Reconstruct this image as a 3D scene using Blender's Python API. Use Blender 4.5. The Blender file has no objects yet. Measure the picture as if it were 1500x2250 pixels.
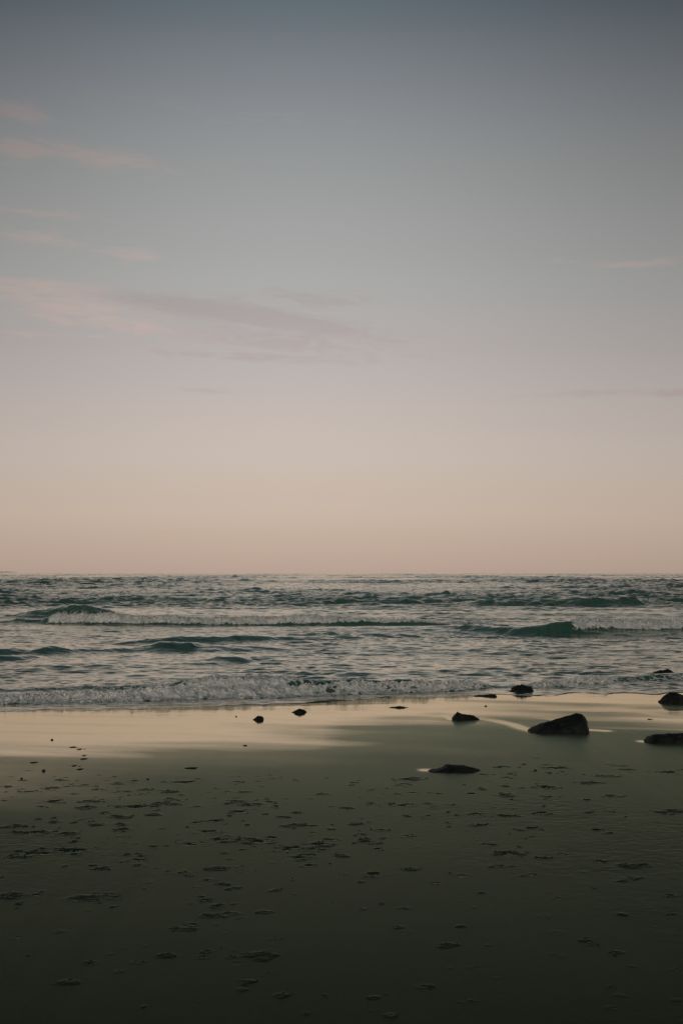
import bpy, math, numpy as np
from mathutils import Vector
R = math.radians
sc = bpy.context.scene
COL = sc.collection

# ------------------------------------------------------------------ camera
F = 3125.0                                  # focal length in photo pixels (50 mm on a 36 mm tall frame)
CAM = np.array([0.0, 0.0, 3.0])
PITCH = math.atan(132.0 / F)                # horizon sits below the middle of the frame
cd = bpy.data.cameras.new('camera'); cam = bpy.data.objects.new('camera', cd); COL.objects.link(cam)
cd.sensor_fit = 'VERTICAL'; cd.sensor_height = 36.0; cd.sensor_width = 24.0; cd.lens = 50.0
cd.clip_start = 0.1; cd.clip_end = 90000
cam.location = CAM; cam.rotation_euler = (R(90) + PITCH, 0, 0)
sc.camera = cam

def ray(px, py):
    u = (px - 750.0) / F; v = (1125.0 - py) / F
    c, s = math.cos(PITCH), math.sin(PITCH)
    return np.array([u, c - s * v, s + c * v])
def on_level(px, py, z=0.0):
    d = ray(px, py); t = (z - CAM[2]) / d[2]
    return CAM + d * t

# ------------------------------------------------------------------ world (dusk sky)
w = bpy.data.worlds.new('World'); sc.world = w; w.use_nodes = True
nt = w.node_tree; N = nt.nodes; L = nt.links; N.clear()
def lin(c): return tuple((x/255/12.92 if x/255 <= .04045 else ((x/255+.055)/1.055)**2.4) for x in c)
def mth(op, a, b=None, c=None, clamp=False, tree=None):
    tr = tree or nt
    n = tr.nodes.new('ShaderNodeMath'); n.operation = op; n.use_clamp = clamp
    for i, v in enumerate((a, b, c)):
        if v is None: continue
        if isinstance(v, (int, float)): n.inputs[i].default_value = v
        else: tr.links.new(v, n.inputs[i])
    return n.outputs[0]
def sstep(x, a, b, tree=None):
    tr = tree or nt
    n = tr.nodes.new('ShaderNodeMapRange'); n.interpolation_type = 'SMOOTHSTEP'
    tr.links.new(x, n.inputs[0]); n.inputs[1].default_value = a; n.inputs[2].default_value = b
    return n.outputs[0]
tc = N.new('ShaderNodeTexCoord'); sep = N.new('ShaderNodeSeparateXYZ'); L.new(tc.outputs['Generated'], sep.inputs[0])
X, Y, Z = sep.outputs
el = mth('ARCSINE', Z); az = mth('ARCTAN2', X, Y)
# elevation gradient of the evening sky: peach at the sea, mauve, pale grey, slate blue overhead
def elpx(py):
    d = ray(750, py); return math.asin(d[2] / np.linalg.norm(d))
stops = [(1257, (180, 159, 146)), (1200, (190, 168, 153)), (1130, (197, 178, 163)), (1000, (198, 184, 175)), (900, (193, 181, 175)),
         (780, (182, 174, 171)), (610, (168, 167, 165)), (400, (152, 153, 152)), (290, (141, 143, 145)), (190, (128, 131, 135)), (0, (94, 104, 111))]
EMAX = R(90)
ramp = N.new('ShaderNodeValToRGB'); ramp.color_ramp.interpolation = 'EASE'
ramp.color_ramp.interpolation = 'LINEAR'
cr = ramp.color_ramp
pts = [(0.0, lin((170, 143, 128)))] + [((elpx(p) + 0.02) / (EMAX + 0.02), lin(c)) for p, c in stops] + \
      [((R(34) + 0.02) / (EMAX + 0.02), lin((68, 82, 92))), ((R(55) + 0.02) / (EMAX + 0.02), lin((52, 64, 72))), (1.0, lin((46, 56, 64)))]
cr.elements[0].position = pts[0][0]; cr.elements[0].color = (*pts[0][1], 1)
cr.elements[1].position = 1.0; cr.elements[1].color = (*pts[-1][1], 1)
for p, c in pts[1:-1]:
    e = cr.elements.new(p); e.color = (*c, 1)
L.new(mth('DIVIDE', mth('ADD', el, 0.02), EMAX + 0.02, clamp=True), ramp.inputs[0])
# sky dims sideways from the glow; low sky behind camera brightened to light foam
dimaz = mth('ABSOLUTE', mth('ADD', az, 0.035))
dim = mth('SUBTRACT', 1.0, mth('MULTIPLY', sstep(dimaz, 0.0, 0.36), mth('ADD', 0.13, mth('MINIMUM', mth('MULTIPLY', mth('MAXIMUM', el, 0.0), 0.95), 0.38))))
sky_gain = mth('MULTIPLY', dim, mth('ADD', 1.0, mth('MULTIPLY', mth('MULTIPLY', sstep(dimaz, 1.2, 2.4), mth('SUBTRACT', 1.0, sstep(el, .3, 1.0))), 1.7)))
# clouds: (photo x, y, half width, half height, slope, weight)
vec = N.new('ShaderNodeCombineXYZ')
L.new(mth('MULTIPLY', az, 38.0), vec.inputs[0])
L.new(mth('ADD', mth('MULTIPLY', el, 170.0), mth('MULTIPLY', az, 14.0)), vec.inputs[1])
nz = N.new('ShaderNodeTexNoise'); nz.inputs['Scale'].default_value = 1.0; nz.inputs['Detail'].default_value = 7
nz.inputs['Roughness'].default_value = 0.58; nz.inputs['Distortion'].default_value = 0.7
L.new(vec.outputs[0], nz.inputs['Vector'])
vec2 = N.new('ShaderNodeCombineXYZ')
L.new(mth('MULTIPLY', az, 75.0), vec2.inputs[0]); L.new(mth('MULTIPLY', el, 420.0), vec2.inputs[1])
nz2 = N.new('ShaderNodeTexNoise'); nz2.inputs['Scale'].default_value = 1.0; nz2.inputs['Detail'].default_value = 5
L.new(vec2.outputs[0], nz2.inputs['Vector'])
def cloud_mask(items):
    tot = None
    for (px, py, rx, ry, sl, wt) in items:
        d = ray(px, py); d = d / np.linalg.norm(d)
        a0 = math.atan2(d[0], d[1]); e0 = math.asin(d[2])
        da = mth('SUBTRACT', az, a0); de = mth('SUBTRACT', mth('SUBTRACT', el, e0), mth('MULTIPLY', da, -sl))
        q = mth('ADD', mth('POWER', mth('DIVIDE', da, rx / F), 2.0), mth('POWER', mth('ABSOLUTE', mth('DIVIDE', de, ry / F)), 2.0))
        g = mth('MULTIPLY', mth('EXPONENT', mth('MULTIPLY', q, -1.0)), wt)
        tot = g if tot is None else mth('ADD', tot, g)
    return tot
pink = cloud_mask([(30, 243, 85, 20, .12, 1.35), (35, 330, 55, 26, .0, 1.1), (210, 345, 150, 24, .12, 1.1), (500, 372, 90, 10, 0, .35),
                   (90, 468, 200, 12, .05, .7), (70, 520, 110, 20, .03, .8), (275, 558, 95, 16, .1, .9), (60, 622, 200, 16, .04, 1.0),
                   (130, 665, 220, 24, .08, .9), (260, 715, 260, 20, .08, .7), (100, 735, 120, 8, .0, .6), (480, 240, 380, 26, .05, .35),
                   (1400, 580, 120, 10, 0, 1.15), (1225, 572, 40, 8, 0, .4), (1420, 876, 60, 6, 0, .5)])
mauve = cloud_mask([(420, 672, 260, 24, .10, 1.1), (620, 705, 280, 22, .12, 1.1), (560, 745, 330, 26, .08, 1.0), (680, 655, 200, 20, .05, .9),
                    (540, 785, 280, 12, .03, .8), (1310, 863, 170, 9, -.02, 1.0), (1490, 864, 70, 9, -.06, 1.2), (480, 859, 130, 8, .03, .75),
                    (900, 850, 1000, 6, .0, .2), (420, 1172, 260, 10, .03, .35)])
n1 = nz.outputs[0]; n2 = nz2.outputs[0]
tex = mth('ADD', mth('MULTIPLY', n1, 0.7), mth('MULTIPLY', n2, 0.3))
mp = mth('MULTIPLY', sstep(mth('ADD', tex, mth('MULTIPLY', pink, 0.36)), 0.57, 0.96), 0.85)
mm = mth('MULTIPLY', sstep(mth('ADD', tex, mth('MULTIPLY', mauve, 0.34)), 0.58, 1.0), 0.95)
def mixc(fac, a, bcol, tree=None):
    tr = tree or nt
    n = tr.nodes.new('ShaderNodeMix'); n.data_type = 'RGBA'
    if isinstance(fac, (int, float)): n.inputs[0].default_value = fac
    else: tr.links.new(fac, n.inputs[0])
    for i, v in ((6, a), (7, bcol)):
        if isinstance(v, tuple): n.inputs[i].default_value = (*v, 1)
        else: tr.links.new(v, n.inputs[i])
    return n.outputs[2]
sky_c = ramp.outputs[0]
# clouds scale with the sky behind them, warm-tinted where they catch the last light
def tint(col, k):
    n = N.new('ShaderNodeMix'); n.data_type = 'RGBA'; n.blend_type = 'MULTIPLY'; n.inputs[0].default_value = 1
    L.new(col, n.inputs[6]); n.inputs[7].default_value = (*k, 1); return n.outputs[2]
sky_c2 = mixc(mm, sky_c, tint(sky_c, (0.93, 0.865, 0.885)))
sky_c3 = mixc(mp, sky_c2, tint(sky_c, (1.27, 1.06, 1.0)))
nish = N.new('ShaderNodeTexSky'); nish.sky_type = 'NISHITA'; nish.sun_disc = False
SUN_EL, SUN_AZ = R(7.0), R(-142.0)            # unseen sun, placed low behind the beach at left to light the foam
nish.sun_elevation = SUN_EL; nish.sun_rotation = SUN_AZ
nsc = N.new('ShaderNodeMix'); nsc.data_type = 'RGBA'; nsc.blend_type = 'ADD'; nsc.inputs[0].default_value = 0.005
L.new(sky_c3, nsc.inputs[6]); L.new(nish.outputs[0], nsc.inputs[7])
vm = N.new('ShaderNodeVectorMath'); vm.operation = 'SCALE'; L.new(nsc.outputs[2], vm.inputs[0]); L.new(sky_gain, vm.inputs['Scale'])
bg = N.new('ShaderNodeBackground'); L.new(vm.outputs[0], bg.inputs[0]); bg.inputs[1].default_value = 1.0
wo = N.new('ShaderNodeOutputWorld'); L.new(bg.outputs[0], wo.inputs[0])

sd = bpy.data.lights.new('sun', 'SUN'); sun = bpy.data.objects.new('sun', sd); COL.objects.link(sun)
sd.energy = 0.55; sd.angle = R(25); sd.color = (1.0, 0.88, 0.78)
sdir = Vector((math.sin(SUN_AZ) * math.cos(SUN_EL), math.cos(SUN_AZ) * math.cos(SUN_EL), math.sin(SUN_EL)))
sun.rotation_euler = sdir.to_track_quat('Z', 'Y').to_euler()
sc.view_settings.view_transform = 'Standard'; sc.view_settings.look = 'None'
sc.view_settings.exposure = 0; sc.view_settings.gamma = 1
sc.cycles.max_bounces = 6; sc.cycles.volume_bounces = 3

# ------------------------------------------------------------------ numpy noise tiles
def tile(seed, n=512, beta=2.0, kmin=2, kmax=200, aniso=None):
    r = np.random.default_rng(seed)
    kx = np.fft.fftfreq(n) * n; KX, KY = np.meshgrid(kx, kx)
    k = np.hypot(KX, KY); a = np.zeros_like(k); m = (k >= kmin) & (k <= kmax); a[m] = k[m] ** (-beta)
    if aniso is not None:
        with np.errstate(all='ignore'): c = np.abs(KY) / np.where(k == 0, 1, k)
        a *= c ** aniso
    h = np.fft.ifft2(a * np.exp(2j * np.pi * r.random((n, n)))).real
    return (h / h.std()).astype(np.float32)
def samp(t, u, v):
    n = t.shape[0]; u = (u % 1.0) * n; v = (v % 1.0) * n
    i = np.floor(u).astype(np.int32); j = np.floor(v).astype(np.int32)
    fu = (u - i).astype(np.float32); fv = (v - j).astype(np.float32)
    i %= n; j %= n; i1 = (i + 1) % n; j1 = (j + 1) % n
    fu = fu*fu*(3-2*fu); fv = fv*fv*(3-2*fv)
    return (t[j, i]*(1-fu) + t[j, i1]*fu)*(1-fv) + (t[j1, i]*(1-fu) + t[j1, i1]*fu)*fv
def ss(x, a, b):
    t = np.clip((x - a) / (b - a), 0, 1); return t*t*(3-2*t)
def wave_tile(seed, Lm, lmin, lmax, n=1024, power=3.0, aniso=1.5):
    """heights in metres for unit slope rms; crests mostly run along x"""
    kmin, kmax = Lm / lmax, min(Lm / lmin, n / 2.5)
    t = tile(seed, n, power / 1.0, kmin, kmax, aniso)
    gy = np.gradient(t, Lm / n, axis=0)
    return t / gy.std()
def rot(x, y, deg):
    c, s = math.cos(R(deg)), math.sin(R(deg)); return c*x - s*y, s*x + c*y

def mesh_grid(name, Xa, Ya, Za, attrs, mat):
    nr, nc = Xa.shape
    co = np.stack([Xa, Ya, Za], -1).reshape(-1, 3).astype(np.float32)
    idx = np.arange(nr * nc, dtype=np.int32).reshape(nr, nc)
    q = np.stack([idx[:-1, :-1], idx[:-1, 1:], idx[1:, 1:], idx[1:, :-1]], -1).reshape(-1)
    return mesh_np(name, co, q, 4, attrs, mat)
def mesh_np(name, co, loops, k, attrs, mat):
    me = bpy.data.meshes.new(name); nf = len(loops) // k
    me.vertices.add(len(co)); me.vertices.foreach_set('co', co.ravel().astype(np.float32))
    me.loops.add(len(loops)); me.loops.foreach_set('vertex_index', loops.astype(np.int32))
    me.polygons.add(nf); me.polygons.foreach_set('loop_start', np.arange(0, nf * k, k, dtype=np.int32))
    me.polygons.foreach_set('use_smooth', np.ones(nf, dtype=bool))
    me.update(calc_edges=True)
    for an, av in (attrs or {}).items():
        a = me.attributes.new(an, 'FLOAT', 'POINT'); a.data.foreach_set('value', av.ravel().astype(np.float32))
    me.materials.append(mat)
    o = bpy.data.objects.new(name, me); COL.objects.link(o); return o

# ------------------------------------------------------------------ shoreline and beach profile
edge_px = [(-900, 1592), (-300, 1572), (0, 1563), (100, 1561), (300, 1557), (500, 1551), (620, 1546), (750, 1541), (870, 1535), (1000, 1529),
           (1100, 1527), (1180, 1529), (1260, 1527), (1350, 1526), (1430, 1526), (1500, 1524), (1700, 1516), (2400, 1500)]
e = np.array([on_level(*p)[:2] for p in edge_px]); e = e[np.argsort(e[:, 0])]
_lt = tile(12, 512, 1.3, 2, 60)
def Yshore(x):
    x = np.asarray(x, float)
    return np.interp(x, e[:, 0], e[:, 1]) + (.26 * np.abs(samp(_lt, x / 31.0, x * 0 + .3)) + .10 * np.abs(samp(_lt, x / 11.0, x * 0 + .71)) - .2) * np.exp(-(x / 60) ** 2)
_bt = tile(11, 512, 2.2, 1, 60)
def beach_z(x, y):
    s = Yshore(x) - y
    z = np.where(s > 0, 0.013 * s, 0.05 * s)
    z = np.where(s > 45, 0.013 * 45 + 0.05 * (s - 45), z)
    z = z + 0.010 * samp(_bt, x / 19.0, y / 31.0) * ss(s, 0.5, 7)
    return z
def on_beach(px, py):
    d = ray(px, py); z = 0.0
    for _ in range(12):
        p = CAM + d * ((z - CAM[2]) / d[2]); z = float(beach_z(p[0], p[1]))
    return CAM + d * ((z - CAM[2]) / d[2])

def new_mat(name):
    m = bpy.data.materials.new(name); m.use_nodes = True
    return m, m.node_tree, m.node_tree.nodes['Principled BSDF'], m.node_tree.nodes['Material Output']
def noise(tr, scale, detail=4, rough=.5, dist=0, sx=1, sy=1, sz=1, coord='Object'):
    t = tr.nodes.new('ShaderNodeTexCoord'); mp_ = tr.nodes.new('ShaderNodeMapping'); mp_.inputs['Scale'].default_value = (sx, sy, sz)
    tr.links.new(t.outputs[coord], mp_.inputs[0])
    n = tr.nodes.new('ShaderNodeTexNoise'); n.inputs['Scale'].default_value = scale; n.inputs['Detail'].default_value = detail
    n.inputs['Roughness'].default_value = rough; n.inputs['Distortion'].default_value = dist
    tr.links.new(mp_.outputs[0], n.inputs['Vector']); return n.outputs[0]
def attr(tr, name):
    n = tr.nodes.new('ShaderNodeAttribute'); n.attribute_name = name; return n.outputs['Fac']
def bump(tr, h, strength, dist, prev=None):
    b = tr.nodes.new('ShaderNodeBump'); b.inputs['Strength'].default_value = strength; b.inputs['Distance'].default_value = dist
    tr.links.new(h, b.inputs['Height'])
    if prev is not None: tr.links.new(prev, b.inputs['Normal'])
    return b.outputs[0]

# ---- sand material: damp sand, with a film of water where the last waves ran
def sand_material():
    m, tr, P, O = new_mat('wet_sand')
    wet = attr(tr, 'wet'); rough = attr(tr, 'churn')
    c1 = noise(tr, 0.35, 5, .6, .3, 1, 1.6); c2 = noise(tr, 75, 4, .7); c3 = noise(tr, 1.6, 5, .65, .5, .6, 1.5)
    col = mixc(sstep(c1, .3, .7, tr), (0.032, 0.053, 0.032), (0.044, 0.064, 0.040), tr)
    col = mixc(mth('MULTIPLY', sstep(c3, .45, .7, tr), .5, tree=tr), col, (0.042, 0.054, 0.034), tr)
    col = mixc(mth('MULTIPLY', sstep(c2, .35, .7, tr), .6, tree=tr), col, (0.024, 0.030, 0.019), tr)
    col = mixc(mth('MULTIPLY', rough, .35, tree=tr), col, (0.034, 0.040, 0.027), tr)
    b1 = bump(tr, noise(tr, 90, 4, .7), .5, .006)
    b2 = bump(tr, noise(tr, 14, 5, .7, .2), .16, .008, b1)
    tr.nodes.remove(P)
    def layer(dcol, gcol, rgh, nrm, ior, power, gain, kill=None):
        d = tr.nodes.new('ShaderNodeBsdfDiffuse'); g = tr.nodes.new('ShaderNodeBsdfAnisotropic') if False else tr.nodes.new('ShaderNodeBsdfGlossy')
        if isinstance(dcol, tuple): d.inputs[0].default_value = (*dcol, 1)
        else: tr.links.new(dcol, d.inputs[0])
        g.inputs['Color'].default_value = (*gcol, 1); g.inputs['Roughness'].default_value = rgh
        tr.links.new(nrm, d.inputs['Normal']); tr.links.new(nrm, g.inputs['Normal'])
        f = tr.nodes.new('ShaderNodeFresnel'); f.inputs['IOR'].default_value = ior; 
        if kill is None: tr.links.new(nrm, f.inputs['Normal'])
        k = mth('MULTIPLY', mth('POWER', f.outputs[0], power, tree=tr), gain, tree=tr, clamp=True)
        if kill is not None: k = mth('MULTIPLY', k, mth('SUBTRACT', 1.0, kill, tree=tr, clamp=True), tree=tr)
        x = tr.nodes.new('ShaderNodeMixShader'); tr.links.new(k, x.inputs[0]); tr.links.new(d.outputs[0], x.inputs[1]); tr.links.new(g.outputs[0], x.inputs[2])
        return x.outputs[0]
    damp = layer(col, (.96, 1.0, .70), .33, b2, 1.45, 2.2, 1.12, mth('MULTIPLY', rough, .55, tree=tr))
    film = layer((.055, .048, .034), (1.0, .885, .68), .06, bump(tr, noise(tr, 3.2, 4, .5, .3, .55, 2.2), .22, .006), 1.5, .5, 1.0)
    mx = tr.nodes.new('ShaderNodeMixShader'); tr.links.new(wet, mx.inputs[0]); tr.links.new(damp, mx.inputs[1]); tr.links.new(film, mx.inputs[2])
    tr.links.new(mx.outputs[0], O.inputs[0]); return m

def columns(dense, umax_dense, outer):
    a = np.linspace(-umax_dense, umax_dense, dense)
    g = [umax_dense]; st = a[1] - a[0]
    while g[-1] < outer:
        st *= 1.07; g.append(g[-1] + st)
    g = np.array(g[1:]); return np.concatenate([-g[::-1], a, g])

u = columns(960, 0.30, 14.0)
yr = [np.arange(-60, 4, 4.0), np.arange(4, 7.0, .12), np.arange(7.0, 17.5, .0115), np.arange(17.5, 27, .018), np.arange(27, 40, .035), np.arange(40, 60, .4), np.arange(60, 260, 20)]
yr = np.concatenate(yr)
wd = np.maximum(yr, 6.0) * 1.0 + 0.5
Xb = (wd[:, None] * u[None, :]).astype(np.float64); Yb = np.repeat(yr[:, None], len(u), 1)
Zb = beach_z(Xb, Yb)

# churned sand: footprints and scuffs, placed where the photograph has them
A_ = [(30,458,70),(85,468,40),(130,480,70),(20,517,25),(230,462,60),(300,447,100),(265,428,50),(370,450,60),(430,440,40),(480,432,50),(430,468,60),(520,440,60),(590,432,80),(330,487,50),(240,523,80),(180,545,60),(390,520,70),(430,522,50),(400,547,100),(500,545,90),(600,545,120),(570,475,40),(640,470,50),(620,490,40),(690,490,40),(810,438,120),(740,478,70),(745,510,50),(768,534,50),(690,530,50),(680,580,60),(870,546,50),(955,463,30),(1035,436,60),(1135,432,30),(1020,522,110),(1080,535,50),(1130,535,60),(1215,542,80),(1050,568,70),(1405,490,50),(1240,590,50),(1300,570,50),(520,592,90),(470,570,60),(860,615,60),(940,607,90),(60,625,100),(240,610,70),(360,603,50),(440,622,60),(530,622,70),(70,657,60),(150,660,140),(300,662,90),(540,645,60),(530,680,80),(900,655,110),(850,708,150),(970,690,130),(1150,695,120),(1200,680,60),(1290,625,80),(1460,690,60),(1380,660,40),(110,752,120),(200,750,80),(320,738,140),(430,724,50),(600,780,100),(1280,730,160),(1350,755,70),(1400,710,100),(990,747,30),(1300,770,110),(1450,640,40),(1080,480,50),(1000,480,60),(920,480,40),(1290,390,30),(1190,405,40)]
B_ = [(705,469,60),(770,495,40),(620,506,50),(850,486,25),(945,476,110),(1000,480,60),(910,460,40),(1165,461,50),(1240,465,30),(1250,482,50),(1160,510,90),(1420,495,120),(1470,485,40),(1100,541,80),(300,525,100),(290,547,80),(725,517,50),(60,537,30),(130,570,40),(240,592,80),(310,584,60),(610,562,40),(570,587,50),(720,593,70),(860,585,40),(900,560,90),(1180,598,90),(1335,608,40),(120,632,70),(270,640,80),(400,646,50),(495,637,50),(560,560,20),(890,632,30),(590,677,60),(730,685,70),(880,672,60),(1080,670,50),(1165,666,50),(1450,665,130),(75,722,60),(170,747,60),(460,717,40),(620,727,80),(900,703,40),(840,740,60),(90,790,50),(300,775,70),(1125,747,60),(770,745,40),(30,650,50),(345,396,14)]
C_ = [(610,0,60),(800,38,80),(910,67,60),(960,15,80),(985,85,60),(660,80,40),(60,133,120),(160,133,60),(380,150,220),(300,175,50),(505,182,40),(385,198,40),(905,155,50),(950,183,60),(925,225,90),(1030,215,60),(1070,237,40),(1160,208,60),(1210,113,50),(1285,62,50),(1240,172,40),(800,283,90),(845,263,60),(265,295,50),(75,320,70),(530,362,70),(490,392,40),(400,432,80),(600,430,70),(725,402,70),(910,380,60),(900,408,60),(1010,408,50),(1040,430,60),(1140,395,120),(1150,418,80),(295,515,90),(380,565,40),(520,470,50),(1090,513,60),(1230,575,70),(1235,437,40),(1200,325,60),(1070,549,60),(1350,3,60),(1080,30,60),(440,18,60)]
D_ = [(100,0,80),(730,50,130),(300,120,60),(525,147,70),(885,68,50),(1250,150,90),(1140,87,50),(1300,103,110),(415,180,50),(270,293,60),(525,260,40),(955,248,60),(890,328,60),(580,288,30),(250,375,50),(290,400,90),(530,373,40),(450,455,90),(640,453,40),(945,398,80),(1100,437,90),(590,552,90),(295,550,60),(355,635,80),(140,685,70),(215,760,50),(520,708,50),(575,705,50),(1215,485,60),(1265,545,40),(1185,638,50),(1215,675,50),(1190,730,80),(1470,695,60),(1470,560,60),(1440,235,70),(620,225,40),(690,105,90),(840,145,80),(1240,320,40),(1460,320,60),(700,590,80),(1380,365,60),(90,295,40),(970,503,50),(0,60,60),(5,140,40),(150,140,90),(640,10,80),(160,30,50)]
marks = [(a/2, 1500 + b/2, c/2) for a, b, c in A_] + [(750 + a/2, 1450 + b/2, c/2) for a, b, c in B_] + \
        [(a/2, 1900 + b/2, c/2) for a, b, c in C_] + [(750 + a/2, 1850 + b/2, c/2) for a, b, c in D_]
rng = np.random.default_rng(5)
for _ in range(200):                                     # faint smaller scuffs between them, and the trodden sand either side of the view
    px, py = (rng.uniform(-700, 2200) if rng.random() < .5 else rng.uniform(-500, 900)), 1705 + 560 * rng.random() ** 1.8
    marks.append((px, py, rng.uniform(7, 20) if -20 < px < 1520 else rng.uniform(15, 60)))
for _ in range(330):
    cl = rng.normal(0, 1, 2); k_ = rng.integers(0, 140); marks.append((marks[k_][0] + 55 * cl[0], marks[k_][1] + 14 * cl[1] + 3, rng.uniform(5, 17)))
D = np.zeros_like(Zb, dtype=np.float32)
t1 = tile(21, 512, 1.6, 3, 90); t2 = tile(22, 512, 1.2, 6, 160); t3 = tile(23, 512, 2.0, 1, 40)
uw = u
for (px, py, wpx) in marks:
    c = on_beach(px, py); d = c[1]; rx = 0.5 * wpx / F * d * 1.15; ry = min(max(rx * rng.uniform(.8, 1.3), .05), .17)
    r0 = np.searchsorted(yr, c[1] - 2.4 * ry); r1 = np.searchsorted(yr, c[1] + 2.4 * ry)
    if r1 <= r0: continue
    wmid = max(c[1], 6.0) + .5
    c0 = np.searchsorted(uw, (c[0] - 2.6 * rx) / wmid); c1_ = np.searchsorted(uw, (c[0] + 2.6 * rx) / wmid)
    if c1_ <= c0: continue
    xx = Xb[r0:r1, c0:c1_] - c[0]; yy = Yb[r0:r1, c0:c1_] - c[1]
    ang = rng.uniform(-.35, .35); xr = xx * math.cos(ang) + yy * math.sin(ang); y2 = -xx * math.sin(ang) + yy * math.cos(ang)
    g = np.exp(-((xr / rx) ** 2 + (y2 / ry) ** 2) * 1.1)
    amp = rng.uniform(.75, 1.05) if wpx > 20 else rng.uniform(.45, .85)
    amp *= float(np.interp(py, [1880, 2120], [1, .66]))
    D[r0:r1, c0:c1_] = np.maximum(D[r0:r1, c0:c1_], g * amp)
nA = samp(t1, Xb / 3.1, Yb / 3.1); nB = samp(t2, Xb / 1.7 + .3, Yb / 1.7)
# a general light trampling below the tide line, fading to smooth sand
belt = ss(-Yb, -22.0 + 0, -17.0) * ss(samp(t3, Xb / 9.0, Yb / 9.0), -.2, 1.6)
nC = samp(t2, Xb / .9 + .6, Yb / .9)
Dm = ss(D * 1.05 + 0.28 * nA + .20 * nB + .14 * nC, .46, .95) * ss(D, .03, .15)
Zb += Dm * np.minimum(-0.009 + 0.012 * nA + 0.006 * nB + .003 * nC, 0.003 + 0.002 * nB)
Zb += ss(D, .15, .45) * (1 - Dm) * 0.002 * (1 + nA * .6)
Zb += belt * (0.0005 * nA + 0.0006 * nB)
churn = np.clip(Dm * .9 + belt * .08, 0, 1)

# wet film: everything seaward of a streaky line, plus scours and drains round the rocks
wl = [(-900, 1690), (0, 1668), (150, 1664), (300, 1652), (450, 1634), (600, 1626), (700, 1620), (760, 1604), (850, 1588), (950, 1582), (1050, 1567),
      (1150, 1560), (1300, 1563), (1400, 1572), (1500, 1580), (2200, 1600)]
wlg = np.array([on_beach(*p)[:2] for p in wl]); wlg = wlg[np.argsort(wlg[:, 0])]
sW = Yb - np.interp(Xb, wlg[:, 0], wlg[:, 1])
ts = tile(31, 512, 1.9, 1, 70)
xs, ys = rot(Xb, Yb, 18)
streak = samp(ts, xs / 26.0, ys / 7.0) * .65 + samp(ts, xs / 9.0 + .4, ys / 2.2) * .35
fst = samp(ts, xs / 6.5 + .1, ys / 1.7 + .5)
wet = ss(sW + streak * 1.7 + fst * .35, -3.0, 2.7) * (1 - .10 * ss(fst, .2, 2.0))
wet = np.maximum(wet, (.11 + .19 * ss(-Xb, -1.0, 5.0)) * ss(sW + streak * 1.4, -6.5, .5))
def pool(pl, wpx, hpx, amt, dep=0.0):
    """thin standing water along a polyline of photo points"""
    global wet, Zb
    P_ = np.array([on_beach(*p)[:2] for p in pl])
    best = np.full(Xb.shape, 9e9)
    for a, b in zip(P_[:-1], P_[1:]):
        dm = .5 * (a[1] + b[1]); hx = wpx / F * dm; hy = hpx * dm * dm / (2.85 * F)
        ab = (b - a) / np.array([hx, hy]); 
        qx = (Xb - a[0]) / hx; qy = (Yb - a[1]) / hy
        t = np.clip((qx * ab[0] + qy * ab[1]) / max(ab @ ab, 1e-9), 0, 1)
        best = np.minimum(best, (qx - t * ab[0]) ** 2 + (qy - t * ab[1]) ** 2)
    g = np.exp(-best)
    wet = np.maximum(wet, np.clip(g * 1.5, 0, 1) * amt); Zb = Zb - dep * g
pool([(1056, 1578), (1090, 1584), (1125, 1592), (1150, 1601), (1175, 1607)], 16, 3.2, .80)
pool([(1140, 1570), (1170, 1575), (1215, 1580)], 14, 3.0, .75)
pool([(1296, 1604), (1330, 1606)], 12, 2.0, .9)
pool([(975, 1572), (992, 1580)], 12, 3.2, .9)
pool([(930, 1692), (955, 1692)], 10, 2.6, .95)
pool([(1408, 1629), (1430, 1631)], 9, 2.2, .95)
pool([(1400, 1562), (1450, 1572), (1520, 1580)], 26, 2.4, .7)
wet = wet * (1 - churn * .9)
# drier tongues running out into the mirror
def dry(px, py, rx, ry, amt):
    global wet
    c = on_beach(px, py); d = c[1]; hx = rx / F * d; hy = ry * d * d / (2.85 * F)
    g = np.exp(-(((Xb - c[0]) / hx) ** 2 + ((Yb - c[1]) / hy) ** 2)); wet = wet * (1 - amt * g)
dry(1110, 1577, 70, 6, .6); dry(1290, 1575, 110, 7, .6); dry(1440, 1556, 80, 5, .6); dry(880, 1577, 60, 4, .5); dry(400, 1633, 120, 4, .4); dry(960, 1568, 30, 3, .35)
# bare footprints pressed into the shining sand
for (px, py, wpx) in [(160,1642,11),(168,1643,4),(175,1646.5,8),(186,1646.5,2.5),(185,1660.5,9),(185,1667.5,13),(164,1683,13),(176,1684.5,4),(176,1691,14),(419,1688,26),(75,1676,20)]:
    c = on_beach(px, py); rx = .5*wpx/F*c[1]; ry = .11
    if wpx < 5: ry = .04
    g = ss(np.exp(-(((Xb-c[0])/rx)**2 + ((Yb-c[1])/ry)**2)) + .10*nA, .35, .6); Zb -= .022*g; wet *= 1 - .95*g; churn = np.maximum(churn, g*.9)
# faint run-off ripples on the mirror
Zb += wet * .0007 * samp(ts, Xb / 8.0, Yb / 1.6)
beach = mesh_grid('sand_beach', Xb, Yb, Zb, {'wet': np.clip(wet, 0, 1), 'churn': churn}, sand_material())
beach['kind'] = 'structure'
del Xb, Yb, Zb, D, Dm, nA, nB, nC, belt, churn, wet, streak, sW

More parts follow.
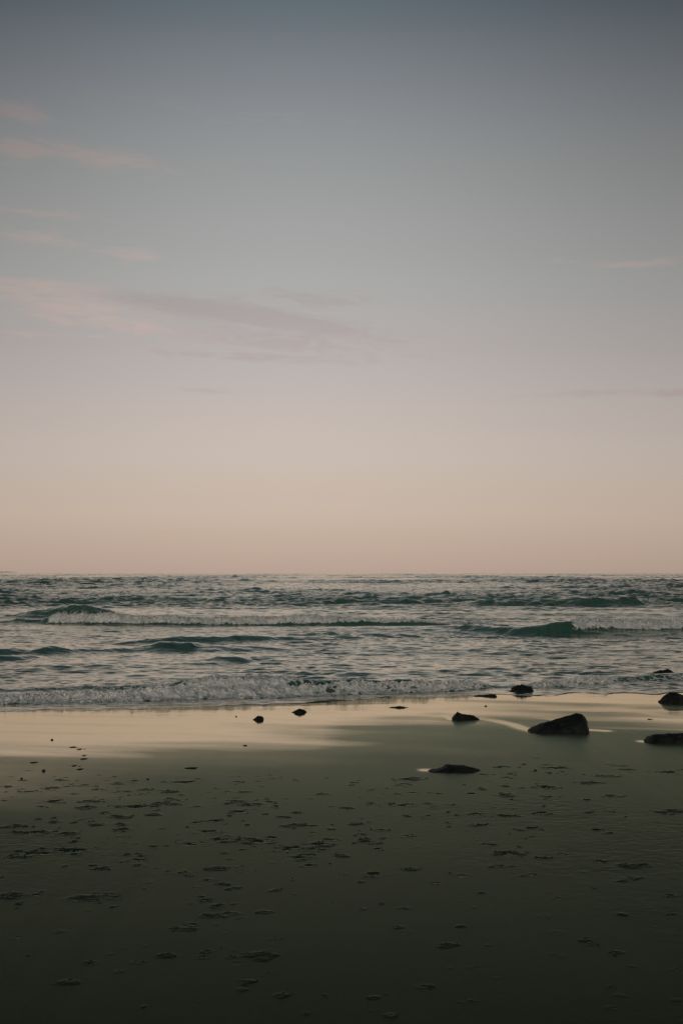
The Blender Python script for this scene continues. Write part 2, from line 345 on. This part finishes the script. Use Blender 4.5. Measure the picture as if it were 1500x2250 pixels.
# ------------------------------------------------------------------ sea
def sea_material():
    m, tr, P, O = new_mat('sea_water')
    fo = attr(tr, 'foam'); sh = attr(tr, 'shallow'); ch = attr(tr, 'chop')
    col = mixc(sh, (0.046, 0.118, 0.080), (0.080, 0.085, 0.058), tr)
    n1 = noise(tr, 3.0, 4, .6, .4, .8, 1.3); n2 = noise(tr, 1.1, 5, .62, .6, .7, 1.3)
    b1 = tr.nodes.new('ShaderNodeBump'); tr.links.new(n1, b1.inputs['Height']); b1.inputs['Distance'].default_value = .03
    tr.links.new(mth('ADD', mth('MULTIPLY', ch, .9, tree=tr), .10, tree=tr), b1.inputs['Strength'])
    b2 = tr.nodes.new('ShaderNodeBump'); tr.links.new(n2, b2.inputs['Height']); b2.inputs['Distance'].default_value = .16
    tr.links.new(mth('ADD', mth('MULTIPLY', ch, 1.0, tree=tr), .02, tree=tr), b2.inputs['Strength']); tr.links.new(b1.outputs[0], b2.inputs['Normal'])
    tr.nodes.remove(P)
    dW = tr.nodes.new('ShaderNodeBsdfDiffuse'); tr.links.new(col, dW.inputs[0]); tr.links.new(b2.outputs[0], dW.inputs['Normal'])
    gW = tr.nodes.new('ShaderNodeBsdfGlossy'); gW.inputs['Color'].default_value = (1.0, .955, .85, 1); gW.inputs['Roughness'].default_value = .08
    tr.links.new(b2.outputs[0], gW.inputs['Normal'])
    fW = tr.nodes.new('ShaderNodeFresnel'); fW.inputs['IOR'].default_value = 1.36; tr.links.new(b2.outputs[0], fW.inputs['Normal'])
    wS = tr.nodes.new('ShaderNodeMixShader'); tr.links.new(mth('POWER', fW.outputs[0], .72, tree=tr), wS.inputs[0])
    tr.links.new(dW.outputs[0], wS.inputs[1]); tr.links.new(gW.outputs[0], wS.inputs[2])
    Fm = tr.nodes.new('ShaderNodeBsdfPrincipled'); Fm.inputs['Base Color'].default_value = (.80, .79, .76, 1); Fm.inputs['Roughness'].default_value = .6
    tr.links.new(bump(tr, noise(tr, 9, 5, .7), .9, .07), Fm.inputs['Normal'])
    thin = mth('ADD', mth('MULTIPLY', noise(tr, 5, 4, .7, .4), .6, tree=tr), mth('MULTIPLY', noise(tr, 21, 3, .6), .4, tree=tr), tree=tr)
    tr.links.new(mixc(sstep(thin, .32, .56, tr), (.36, .42, .34), (.93, .90, .82), tr), Fm.inputs['Base Color'])  # thin foam over water, plus shade between lumps put into the colour
    # lace: foam thins out into cells
    t = tr.nodes.new('ShaderNodeTexCoord'); mp_ = tr.nodes.new('ShaderNodeMapping'); mp_.inputs['Scale'].default_value = (1, 1, 1)
    tr.links.new(t.outputs['Object'], mp_.inputs[0])
    vo = tr.nodes.new('ShaderNodeTexVoronoi'); vo.feature = 'DISTANCE_TO_EDGE'; vo.inputs['Scale'].default_value = 3.4
    dn = tr.nodes.new('ShaderNodeTexNoise'); dn.inputs['Scale'].default_value = 2.6; dn.inputs['Detail'].default_value = 4
    tr.links.new(mp_.outputs[0], dn.inputs['Vector'])
    va = tr.nodes.new('ShaderNodeVectorMath'); va.operation = 'MULTIPLY_ADD'; tr.links.new(dn.outputs['Color'], va.inputs[0]); va.inputs[1].default_value = (.55, .55, .55)
    tr.links.new(mp_.outputs[0], va.inputs[2]); tr.links.new(va.outputs[0], vo.inputs['Vector'])
    lace = mth('SUBTRACT', 1.0, sstep(vo.outputs['Distance'], .0, .22, tr), tree=tr)
    fine = noise(tr, 14, 4, .65)
    f = mth('ADD', mth('ADD', mth('MULTIPLY', lace, .45, tree=tr), mth('MULTIPLY', fine, .5, tree=tr), tree=tr), mth('MULTIPLY', fo, 1.15, tree=tr), tree=tr)
    f = sstep(f, .86, 1.25, tr)
    f = mth('MULTIPLY', f, sstep(fo, .01, .12, tr), tree=tr)
    mx = tr.nodes.new('ShaderNodeMixShader'); tr.links.new(f, mx.inputs[0]); tr.links.new(wS.outputs[0], mx.inputs[1]); tr.links.new(Fm.outputs[0], mx.inputs[2])
    tr.links.new(mx.outputs[0], O.inputs[0]); return m

us = columns(900, 0.30, 30.0)
rows = [np.arange(26.5, 40, .028), np.arange(40, 70, .07), np.arange(70, 100, .08), np.arange(100, 150, .16)]
g = [150.0]; st = .16
while g[-1] < 60000: st = max(st, g[-1] * .0035) if g[-1] < 3000 else g[-1] * .02; g.append(g[-1] + st)
yS = np.concatenate(rows + [np.array(g)])
Xs = (yS[:, None] * us[None, :]); Xs = Xs / np.sqrt(1 + (Xs / 150000.0) ** 2); Ys = np.repeat(yS[:, None], len(us), 1)
print('sea grid', Xs.shape)
sp_ = Yshore(Xs); sS = Ys - sp_
W0 = wave_tile(40, 6.0, .10, .45, aniso=.6); W1 = wave_tile(41, 12.0, .35, 1.4, aniso=1.0); W2 = wave_tile(42, 40.0, 1.3, 4.5, aniso=1.2); W3 = wave_tile(43, 160.0, 4.5, 16, aniso=2.0); W4 = wave_tile(44, 700.0, 16, 70, aniso=4.0)
G1 = tile(45, 256, 1.8, 1, 20)
xr1, yr1 = rot(Xs, Ys, 9)
gust = np.clip(1 + .45 * samp(G1, Xs / 160., Ys / 300.) , .3, 2)
far = ss(Ys, 105, 150)                                  # wind chop outside the surf, oily calm inside it
calm = .35 + .75 * ss(samp(G1, Xs / 40. + .2, Ys / 60.), -.8, 1.2)
ruf = .65 + .55 * ss(samp(G1, Xs / 34. + .4, Ys / 70. + .1) * .6 + samp(G1, Xs / 9. + .7, Ys / 26.) * .7, -.4, 1.6)
z = np.zeros_like(Xs, dtype=np.float64)
z += samp(W1, xr1 / 12., yr1 / 12.) * (.085 * ruf * (1 - far) + .24 * far) * (1 - ss(Ys, 350, 700))
z += samp(W2, xr1 / 40., yr1 / 40.) * (.032 * calm * (1 - far) + .18 * far * gust) * (1 - ss(Ys, 1500, 4000))
z += samp(W3, xr1 / 160., yr1 / 160.) * (.022 * (1 - far) + .075 * far * gust) * (1 - .3 * ss(Ys, 1500, 6000))
z += samp(W0, xr1 / 6., yr1 / 6.) * .085 * ruf * (1 - ss(Ys, 70, 105))
z += samp(W4, Xs / 700., Ys / 700.) * .018 * ss(Ys, 60, 250) * (1 - .6 * ss(Ys, 1500, 6000))
fade = ss(sS, .2, 9.0)
z *= .25 + .75 * fade
foam = np.zeros_like(z); shallow = 1 - ss(sS, .2, 2.6)

ft1 = tile(51, 512, 1.5, 4, 120); ft2 = tile(52, 512, 1.8, 1, 30)
def ridge_curve(pl, base_h=0.0):
    P_ = np.array([on_level(px, py, 0)[:2] for px, py, *_ in pl]); A = np.array([p[2] for p in pl], float)
    o = np.argsort(P_[:, 0]); P_, A = P_[o], A[o]; A = A / F * P_[:, 1]
    return P_, A
def wave(pl, wf, wb, rag=.25, curl=0.0):
    """pl: photo (x, y of front foot, crest height in px)"""
    global z
    P_, A = ridge_curve(pl)
    yc = np.interp(Xs, P_[:, 0], P_[:, 1], left=P_[0, 1], right=P_[-1, 1]) + wf * 1.15
    am = np.interp(Xs, P_[:, 0], A, left=0, right=0)
    yc = yc + rag * samp(ft2, Xs / 23., np.full_like(Xs, .37 + P_[0, 1] * .013)) + .3 * rag * samp(ft1, Xs / 23., np.full_like(Xs, .1))
    s = Ys - yc
    prof = np.where(s < 0, np.exp(-(np.abs(s) / wf) ** 2.2), np.exp(-(s / wb) ** 1.7))
    am = am * (1 + .22 * samp(ft2, Xs / 14. + .5, Ys / 60.) + .035 * samp(ft1, Xs / 11. + .2, Ys / 40.))
    z += am * prof
    return s, am * prof
def add_foam(pl, s, front, back, inten, lump):
    """pl: photo (x, intensity) window"""
    global z, foam
    xs_ = [on_level(px, pl['y'], 0)[0] for px, _ in pl['w']]; vs = [v for _, v in pl['w']]
    win = np.interp(Xs, xs_, vs, left=vs[0] if pl.get('open_l') else 0, right=vs[-1] if pl.get('open_r') else 0)
    fx = np.interp(Xs, xs_, pl['f']) if 'f' in pl else front
    k = ss(s, -fx * 1.05, -fx * .75) * (1 - ss(s, back * .25, back))
    k = np.clip(k * win * inten * (1 + .18 * samp(ft1, Xs / 9., Ys / 9.)), 0, 1)
    bil = np.abs(samp(ft1, Xs / 6.5, Ys / 6.5)) * .6 + np.abs(samp(ft1, Xs / 2.7 + .3, Ys / 2.7)) * .4
    z += lump * ss(k, .3, .9) * (bil - .35)
    foam = np.maximum(foam, k)

# outermost swells (dark green faces)
wave([(430, 1329, 0), (560, 1329, 5), (760, 1327, 8), (880, 1328, 8), (950, 1330, 6), (1010, 1331, 8), (1120, 1333, 13), (1300, 1333, 15), (1400, 1332, 12), (1450, 1331, 4), (1490, 1330, 3), (1520, 1330, 0)], 1.4, 4.0, .6)
wave([(950, 1311, 0), (1080, 1310, 4), (1150, 1310, 4), (1250, 1312, 0)], 1.6, 5, .8)
wave([(-500, 1322, 8), (-100, 1320, 5), (60, 1318, 0)], 1.6, 5, .8)
wave([(1400, 1318, 0), (1460, 1317, 5), (1600, 1318, 8), (1900, 1318, 0)], 1.5, 4, .6)
# main breaker, left and middle; the unbroken shoulder at its left end
wave([(-60, 1360, 0), (20, 1357, 12), (60, 1357, 18), (110, 1357, 24), (150, 1357, 21), (200, 1358, 15), (300, 1358, 0)], 1.4, 3.2, .3)
s1, _ = wave([(-700, 1372, 11), (-200, 1372, 10), (0, 1370, 7), (90, 1370, 9), (110, 1372, 13), (250, 1375, 18), (400, 1375, 19), (600, 1374, 17), (800, 1375, 14), (950, 1377, 14), (1040, 1378, 12), (1110, 1379, 5), (1150, 1379, 0)], .65, 2.2, .28)
add_foam({'y': 1372, 'w': [(95, 0), (108, 1), (620, 1), (720, .95), (820, .9), (930, .85), (1060, .7), (1100, 0)], 'f': [.85, .85, .85, .7, .45, .32, .28, .2]}, s1, .85, 1.8, 1.0, .075)
# second breaker on the right with its smooth green wall
s2, _ = wave([(900, 1384, 0), (1000, 1387, 6), (1060, 1390, 9), (1130, 1394, 15), (1180, 1395, 20), (1245, 1395, 23), (1290, 1393, 20), (1400, 1391, 19), (1500, 1389, 18), (1800, 1386, 13), (2300, 1384, 10)], .75, 2.6, .25)
add_foam({'y': 1390, 'open_r': 1, 'w': [(1240, 0), (1256, 1), (1600, 1), (2200, .8)]}, s2, .95, 1.4, 1.0, .075)
# inner swells between the breakers and the shore
wave([(540, 1400, 0), (620, 1402, 6), (690, 1404, 11), (820, 1404, 12), (900, 1402, 9), (990, 1400, 7), (1080, 1400, 4), (1150, 1399, 0)], .8, 2.2, .3)
wave([(180, 1413, 0), (260, 1415, 6), (360, 1416, 13), (440, 1414, 12), (540, 1412, 12), (640, 1411, 7), (760, 1409, 6), (900, 1408, 0)], .8, 2.2, .35)
wave([(110, 1412, 0), (170, 1410, 4), (230, 1408, 0)], .8, 1.6, .3)
wave([(-500, 1445, 16), (-60, 1441, 15), (20, 1437, 14), (60, 1438, 10), (90, 1437, 20), (140, 1436, 18), (190, 1434, 13), (290, 1431, 10), (400, 1429, 7), (520, 1427, 5), (650, 1426, 0)], .8, 2.2, .35)
wave([(300, 1428, 0), (350, 1430, 9), (420, 1428, 6), (460, 1424, 0)], .7, 1.6, .3)
wave([(-200, 1458, 8), (0, 1456, 10), (60, 1453, 9), (110, 1450, 4), (150, 1448, 0)], .6, 1.6, .3)
wave([(200, 1446, 0), (260, 1448, 6), (300, 1446, 5), (340, 1444, 0)], .6, 1.5, .3)
wave([(360, 1463, 0), (430, 1462, 5), (500, 1458, 4), (560, 1454, 0)], .6, 1.5, .3)
wave([(80, 1474, 0), (180, 1470, 6), (260, 1470, 4), (320, 1466, 0)], .5, 1.4, .3)
wave([(-300, 1492, 8), (-20, 1487, 7), (40, 1485, 5), (90, 1484, 0)], .5, 1.5, .3)
wave([(400, 1490, 0), (470, 1494, 5), (560, 1490, 3), (640, 1490, 0)], .5, 1.5, .2)
wave([(750, 1490, 0), (820, 1490, 4), (940, 1484, 4), (1000, 1480, 0)], .5, 1.4, .3)
wave([(1130, 1425, 0), (1180, 1423, 3), (1260, 1421, 0)], .7, 1.6, .3)
rr_ = np.random.default_rng(77)
for _ in range(46):                                      # short low humps everywhere in the surf zone
    px = rr_.uniform(-700, 2200); py = rr_.uniform(1398, 1490); hw = rr_.uniform(50, 150); hh = rr_.uniform(1.5, 4.5) * (1.1 if px < 600 else .8)
    wave([(px - hw, py, 0), (px, py + rr_.uniform(-1, 2), hh), (px + hw, py - 2, 0)], rr_.uniform(.45, .8), rr_.uniform(1.2, 2.2), .25)
# shore break: long low bore, boiling at the left, a lip of foam to the right
s3, _ = wave([(-900, 1560, 18), (-200, 1550, 18), (0, 1545, 18), (120, 1542, 18), (260, 1538, 17), (400, 1533, 14), (500, 1530, 12), (640, 1528, 11), (750, 1525, 14), (900, 1519, 11), (1000, 1516, 10), (1060, 1514, 8), (1100, 1512, 5), (1160, 1511, 8), (1215, 1508, 12), (1300, 1505, 10), (1430, 1500, 11), (1500, 1496, 12), (1700, 1490, 12), (2400, 1478, 12)], .26, 1.3, .16)
add_foam({'y': 1530, 'open_l': 1, 'open_r': 1, 'w': [(0, 1), (380, 1), (520, .95), (640, .92), (740, .85), (900, .8), (1010, .8), (1080, .6), (1120, .3), (1180, .35), (1240, .75), (1380, .75), (1440, .4), (1500, .35), (1700, .6)]}, s3, .75, .62, 1.0, .050)
s4, _ = wave([(-300, 1520, 14), (0, 1517, 12), (120, 1514, 10), (330, 1513, 8), (430, 1513, 17), (560, 1513, 18), (640, 1512, 15), (700, 1513, 12), (780, 1512, 10), (900, 1509, 8), (1000, 1506, 0)], .30, 1.4, .16)
add_foam({'y': 1512, 'open_l': 1, 'w': [(0, .30), (100, .36), (300, .34), (400, .45), (430, .95), (560, .95), (610, .88), (700, .42), (780, .22), (900, .0)]}, s4, .45, 1.0, 1.0, .045)
# lace of spent foam lying behind the bore
xl0 = on_level(430, 1500)[0]; xl1 = on_level(900, 1500)[0]
lac = (1 - ss(Xs, xl0, xl1)) * ss(s3, .1, .8) * (1 - ss(s3, 4.5, 8.0)) * (.36 + .20 * samp(ft2, Xs / 7., Ys / 7.))
lac2 = .24 * ss(Xs, xl1 - 2, xl1 + 2) * ss(s3, .1, .6) * (1 - ss(s3, .8, 2.5))
sm = ss(Ys, 84, 88) * (1 - ss(Ys, 100, 112)) * (.10 + .14 * ss(samp(ft2, Xs / 30., Ys / 60.), .0, 1.5))
foam = np.maximum(foam, np.clip(np.maximum(np.maximum(lac, lac2), sm), 0, 1))
# swash: thin sheet in front of the bore with its little rim
fr = ss(-s3, .3, 1.0)
z += fr * (.0035 * samp(ts, Xs / 6., Ys / 1.5) + .003 + .06 * ss(sS, .3, 1.6) * samp(W0, Xs / 6., Ys / 6.))
bz = beach_z(Xs, Ys)
dry_side = sS < 0
z = np.where(sS > .25, np.maximum(z, bz + .012), z)
rim = .007 * np.exp(-((sS - .10 - .12 * samp(ft2, Xs / 9., Ys * 0)) / .08) ** 2)
z = z + rim * (sS > -.3) + .004 * ss(sS, -.1, .3)
z = np.where(sS < -.05, np.minimum(z, -.01 + 0 * z) + sS * .02, z)
chop = np.clip(.25 * fade * calm + .75 * far * gust, 0, 1)
sea = mesh_grid('sea_water', Xs, Ys, z, {'foam': foam, 'shallow': shallow, 'chop': chop}, sea_material())
sea['kind'] = 'structure'

# lumps, spray and bubbles thrown up along the breakers
def ico(sub=1):
    import bmesh
    bm = bmesh.new(); bmesh.ops.create_icosphere(bm, subdivisions=sub, radius=1.0)
    v = np.array([x.co[:] for x in bm.verts]); f = np.array([[a.index for a in q.verts] for q in bm.faces]); bm.free(); return v, f
iv, iface = ico(1)
def foam_material():
    m, tr, P, O = new_mat('sea_foam')
    P.inputs['Base Color'].default_value = (.82, .81, .78, 1); P.inputs['Roughness'].default_value = .5
    tr.links.new(bump(tr, noise(tr, 30, 4, .7), .6, .02), P.inputs['Normal'])
    tr.links.new(mixc(sstep(noise(tr, 11, 4, .7), .36, .56, tr), (.52, .55, .48), (.94, .91, .84), tr), P.inputs['Base Color']); return m  # darker gaps and bright tops of the foam mixed into its colour as shading
FM = foam_material()
def height_at(x, y):
    i = np.clip(np.searchsorted(yS, y) - 1, 0, len(yS) - 2); uu = x / yS[i]  # the far compression is nil here
    j = np.clip(np.searchsorted(us, uu) - 1, 0, len(us) - 2); return z[i, j], s_cur[i, j], foam[i, j]
def foam_blobs(name, label, x0, x1, yfun, front, back, n, rmin, rmax, seed, lift):
    r = np.random.default_rng(seed); x = r.uniform(x0, x1, n * 3); t = r.random(n * 3) ** 1.0
    y = yfun(x) - front + t * (front + back)
    h, s, fo = height_at(x, y); keep = (fo > .55) & (r.random(len(x)) < fo); x, y, h, t = x[keep][:n], y[keep][:n], h[keep][:n], t[keep][:n]
    n = len(x); rad = rmin * (rmax / rmin) ** (r.random(n) ** 1.8)
    clump = np.clip(samp(ft1, x / 5., y / 5.), -1, 2)
    hh = h + rad * .1 + np.maximum(0, clump) * lift * r.random(n) * np.exp(-((t - .45) / .3) ** 2)
    sc_ = rad[:, None] * r.uniform(.6, 1.3, (n, 3)) * np.array([1.25, 1, .8])
    dis = 1 + .22 * r.standard_normal((n, len(iv), 1))
    co = iv[None] * dis * sc_[:, None, :] + np.stack([x, y, hh], -1)[:, None, :]
    fc = (iface[None] + (np.arange(n) * len(iv))[:, None, None]).reshape(-1)
    o = mesh_np(name, co.reshape(-1, 3), fc, 3, None, FM); o['kind'] = 'stuff'; o['label'] = label; o['category'] = 'foam'
    return o
s_cur = s1
P1, A1 = ridge_curve([(-700, 1372, 14), (100, 1371, 12), (250, 1375, 22), (400, 1375, 22), (600, 1374, 20), (800, 1375, 17), (950, 1377, 15), (1040, 1378, 12), (1150, 1379, 0)])
foam_blobs('breaker_foam', 'white foam along the far long breaking wave left of centre', on_level(95, 1372)[0], on_level(1000, 1372)[0], lambda x: np.interp(x, P1[:, 0], P1[:, 1]) + .8, .75, 1.0, 14000, .008, .034, 1, .13)
P2, A2 = ridge_curve([(960, 1386, 0), (1180, 1395, 22), (1250, 1395, 26), (1300, 1393, 22), (1400, 1391, 20), (1500, 1389, 20), (1800, 1386, 18), (2300, 1384, 10)])
foam_blobs('breaker_foam', 'white foam of the shorter breaking wave at the right edge', on_level(1245, 1390)[0], on_level(2000, 1390)[0], lambda x: np.interp(x, P2[:, 0], P2[:, 1]) + .95, .9, .9, 10000, .008, .034, 2, .12)
P3, A3 = ridge_curve([(-900, 1560, 34), (-200, 1550, 34), (0, 1545, 32), (120, 1542, 30), (260, 1538, 28), (400, 1533, 25), (500, 1530, 22), (640, 1528, 17), (750, 1525, 14), (900, 1519, 11), (1000, 1516, 10), (1060, 1514, 8), (1160, 1511, 8), (1215, 1508, 12), (1300, 1505, 10), (1430, 1500, 11), (1500, 1496, 12), (1700, 1490, 12)])
foam_blobs('shore_foam', 'white bubbling foam of the small wave collapsing on the sand', on_level(-400, 1540)[0], on_level(1600, 1500)[0], lambda x: np.interp(x, P3[:, 0], P3[:, 1]) + .32, .40, .5, 22000, .006, .030, 3, .05)

# ------------------------------------------------------------------ rocks
def rock_material():
    m, tr, P, O = new_mat('dark_wet_rock')
    c = noise(tr, 4, 6, .65, .4); c2 = noise(tr, 16, 4, .6)
    col = mixc(sstep(c, .35, .7, tr), (0.006, 0.008, 0.0065), (0.016, 0.019, 0.014), tr)
    col = mixc(mth('MULTIPLY', sstep(c2, .55, .8, tr), .5, tree=tr), col, (0.024, 0.028, 0.018), tr)
    tr.links.new(col, P.inputs['Base Color']); P.inputs['Roughness'].default_value = .6; P.inputs['Specular IOR Level'].default_value = .18
    tr.links.new(bump(tr, noise(tr, 26, 5, .7), .7, .02), P.inputs['Normal']); return m
RM = rock_material()
rv, rf = ico(5)
rt = [tile(61 + i, 256, 1.9, 1, 50) for i in range(3)]
def rock(name, label, px0, px1, base, prof, depth=.8, seed=0, rough=.05, cat='rock', sink=.12, facet=6, level=None, group=None):
    """prof: list of (0..1 across, height in photo px) -- the outline of the stone seen from the beach"""
    c = on_beach((px0 + px1) / 2, base) if level is None else on_level((px0 + px1) / 2, base, level)
    d = c[1]; k = d / F; wid = (px1 - px0) * k * 1.05; prof = [(a_, b_ * .9) for a_, b_ in prof]; dep = wid * depth
    v = rv.copy(); r = np.random.default_rng(seed)
    # flat cleavage faces
    for _ in range(facet):
        nrm = r.standard_normal(3); nrm[2] = abs(nrm[2]) * .5; nrm /= np.linalg.norm(nrm); off = r.uniform(.72, .9)
        dd = v @ nrm - off; v = v - np.where(dd > 0, dd, 0)[:, None] * nrm * .85
    ux = v[:, 0] / np.abs(v[:, 0]).max()
    T = np.array([p[0] for p in prof]) * 2 - 1; Hh = np.array([p[1] for p in prof]) * k
    Hx = np.interp(ux, T, Hh)
    cap = np.sqrt(np.clip(1 - ux ** 2, .02, 1)); up = np.clip(v[:, 2] / cap, -1, 1)
    up = np.sign(up) * np.abs(up) ** .8
    yy = v[:, 1] / cap * np.minimum(1, cap * 1.6) * dep / 2
    zz = np.where(up > 0, up * Hx, up * (sink + .02))
    p = np.stack([ux * wid / 2, yy, zz], -1)
    q = rv * 1.0
    n = samp(rt[0], q[:, 0] * .35 + seed * .137, q[:, 1] * .35 + q[:, 2] * .21) + .5 * samp(rt[1], q[:, 2] * .8 + .2, q[:, 0] * .9 + seed * .31) + .3 * samp(rt[2], q[:, 1] * 1.6, q[:, 0] * 1.4 + q[:, 2])
    sz = Hh.max()
    nd = q / np.array([1, 1, 1]); n = n + .25 * samp(rt[2], q[:, 0] * 3.1 + seed * .21, q[:, 2] * 2.9 + q[:, 1] * 1.7); p += nd * (n * rough * 1.1 * sz)[:, None]
    me_o = mesh_np(name, p, rf.reshape(-1), 3, None, RM)
    me_o.location = (c[0], c[1] + dep * .42, float(c[2]) - .005)
    me_o['label'] = label; me_o['category'] = cat
    if group: me_o['group'] = group
    return me_o
rock('boulder', 'largest dark boulder on the sand, sloping up to a rounded hump at its right end', 1165, 1298, 1612,
     [(0, 2), (.05, 10), (.15, 18), (.35, 28), (.5, 34), (.65, 40), (.78, 45), (.86, 43), (.92, 34), (.95, 26), (.98, 14), (1, 4)], .62, 1, .04, 'boulder')
rock('rock', 'wedge shaped rock pointing right, on smooth wet sand left of the largest boulder', 999, 1056, 1583,
     [(0, 8), (.08, 18), (.14, 20), (.3, 16), (.5, 12), (.75, 7), (.93, 3), (1, 1)], .7, 2, .06)
rock('rock', 'small upright stone leaning against the left end of the wedge shaped rock', 994, 1003, 1582, [(0, 7), (.4, 13), (.8, 12), (1, 8)], 1.2, 3, .06)
rock('rock', 'jagged rock standing in shallow water right of centre at the surf edge', 1116, 1175, 1525,
     [(0, 3), (.1, 11), (.25, 15), (.4, 16), (.52, 21), (.62, 20), (.72, 16), (.85, 15), (.93, 8), (1, 2)], .75, 4, .09)
rock('rock', 'low flat rock just left of the jagged rock at the surf edge', 1039, 1096, 1531, [(0, .6), (.3, 2), (.6, 4), (.85, 7), (.95, 6), (1, 2)], .7, 5, .08)
rock('rock', 'rounded rock cut by the right edge, on wet sand near the water', 1454, 1530, 1546, [(0, 6), (.1, 15), (.3, 25), (.5, 23), (.75, 20), (1, 10)], .7, 6, .07)
rock('rock', 'dark rock awash behind the small shore wave at far right', 1430, 1482, 1486, [(0, 4), (.2, 10), (.5, 15), (.7, 18), (.85, 14), (1, 4)], .7, 7, .07, level=-.02)
rock('rock', 'long flat topped slab at the right edge, nearest rock below the largest boulder', 1420, 1560, 1634, [(0, 10), (.03, 17), (.15, 19), (.4, 24), (.6, 24), (.8, 20), (1, 8)], .5, 8, .06)
rock('rock', 'low flat rock nearest the camera among the footprints, with a puddle at its left', 946, 1056, 1698, [(0, 1), (.15, 4), (.27, 10), (.33, 16), (.40, 16), (.46, 12), (.6, 12), (.75, 9), (.9, 5), (1, 1)], .7, 9, .08)
rock('rock', 'small domed rock on shining sand, right one of the pair left of centre', 640, 673, 1566.5, [(0, 1), (.25, 6), (.55, 9), (.8, 7), (1, 1)], .8, 10, .05)
rock('rock', 'smallest domed rock on shining sand, left one of the pair left of centre', 557, 580, 1582, [(0, 1), (.3, 7), (.5, 9), (.8, 7), (1, 1)], .9, 11, .08)
rock('rock', 'thin sliver of rock barely breaking the shining sand at centre', 853, 898, 1556, [(0, .8), (.3, 2), (.55, 4), (.75, 3), (1, .5)], .6, 12, .08)
rock('rock', 'small dark rock just showing through the foam left of the jagged rock', 990, 1022, 1511, [(0, 1), (.4, 6), (.7, 6), (1, 1)], .8, 13, .07, level=.02)
for i, (px, py, wd_, h_, lab) in enumerate([
        (519, 1575, 4, 3, 'tiny dark pebble on shining sand left of the smallest domed rock'),
        (114.5, 1626.5, 6, 4, 'small dark pebble on shining sand above the bare footprints at left'),
        (96, 1695, 8, 5, 'roundest dark pebble at the left where the shining sand ends'),
        (48, 1712, 6, 4, 'dark pebble nearest the left edge at the top of the footprints'),
        (1067, 1552, 5, 3, 'dark pebble between the jagged rock and the wedge shaped rock'),
        (539, 1639, 10, 3, 'flat dark pebble on the sand below the pair of domed rocks'),
        (1427, 1581, 12, 2, 'flat dark chip of stone right of the largest boulder'),
        (325, 1713, 6, 4, 'dark pebble among the topmost footprints left of centre'),
        (1176, 1694, 9, 4, 'dark stone chip among footprints below the largest boulder')]):
    rock('pebble', lab, px - wd_ / 2, px + wd_ / 2, py, [(0, h_ * .4), (.3, h_ * .9), (.6, h_), (1, h_ * .4)], .9, 30 + i, .08, 'pebble', .02, 4)

# ------------------------------------------------------------------ far things
def buoy():
    c = on_level(1436, 1309, .0); import bmesh
    root = bpy.data.objects.new('marker_buoy', None); COL.objects.link(root); root.location = (c[0], c[1], 0.25)
    root['label'] = 'tiny dark round float bobbing on the far water at upper right'; root['category'] = 'buoy'
    m, tr, P, O = new_mat('black_rubber'); P.inputs['Base Color'].default_value = (.012, .012, .012, 1); P.inputs['Roughness'].default_value = .6
    bm = bmesh.new(); bmesh.ops.create_uvsphere(bm, u_segments=24, v_segments=16, radius=.17)
    for v in bm.verts: v.co.z = v.co.z * 1.1 - (.05 if v.co.z < 0 else 0)
    me = bpy.data.meshes.new('float_body'); bm.to_mesh(me); bm.free(); me.materials.append(m)
    o = bpy.data.objects.new('float_body', me); COL.objects.link(o); o.parent = root
    bm = bmesh.new(); bmesh.ops.create_cone(bm, segments=12, radius1=.04, radius2=.03, depth=.10, cap_ends=True)
    me = bpy.data.meshes.new('top_eye'); bm.to_mesh(me); bm.free(); me.materials.append(m)
    o = bpy.data.objects.new('top_eye', me); COL.objects.link(o); o.parent = root; o.location = (0, 0, .2)
buoy()

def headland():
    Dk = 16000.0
    m, tr, P, O = new_mat('headland_hazed'); P.inputs['Roughness'].default_value = .9
    tr.links.new(mixc(noise(tr, .004, 5), (.42, .36, .30), (.55, .48, .42), tr), P.inputs['Base Color'])  # base colour paled to stand in for haze over the distance
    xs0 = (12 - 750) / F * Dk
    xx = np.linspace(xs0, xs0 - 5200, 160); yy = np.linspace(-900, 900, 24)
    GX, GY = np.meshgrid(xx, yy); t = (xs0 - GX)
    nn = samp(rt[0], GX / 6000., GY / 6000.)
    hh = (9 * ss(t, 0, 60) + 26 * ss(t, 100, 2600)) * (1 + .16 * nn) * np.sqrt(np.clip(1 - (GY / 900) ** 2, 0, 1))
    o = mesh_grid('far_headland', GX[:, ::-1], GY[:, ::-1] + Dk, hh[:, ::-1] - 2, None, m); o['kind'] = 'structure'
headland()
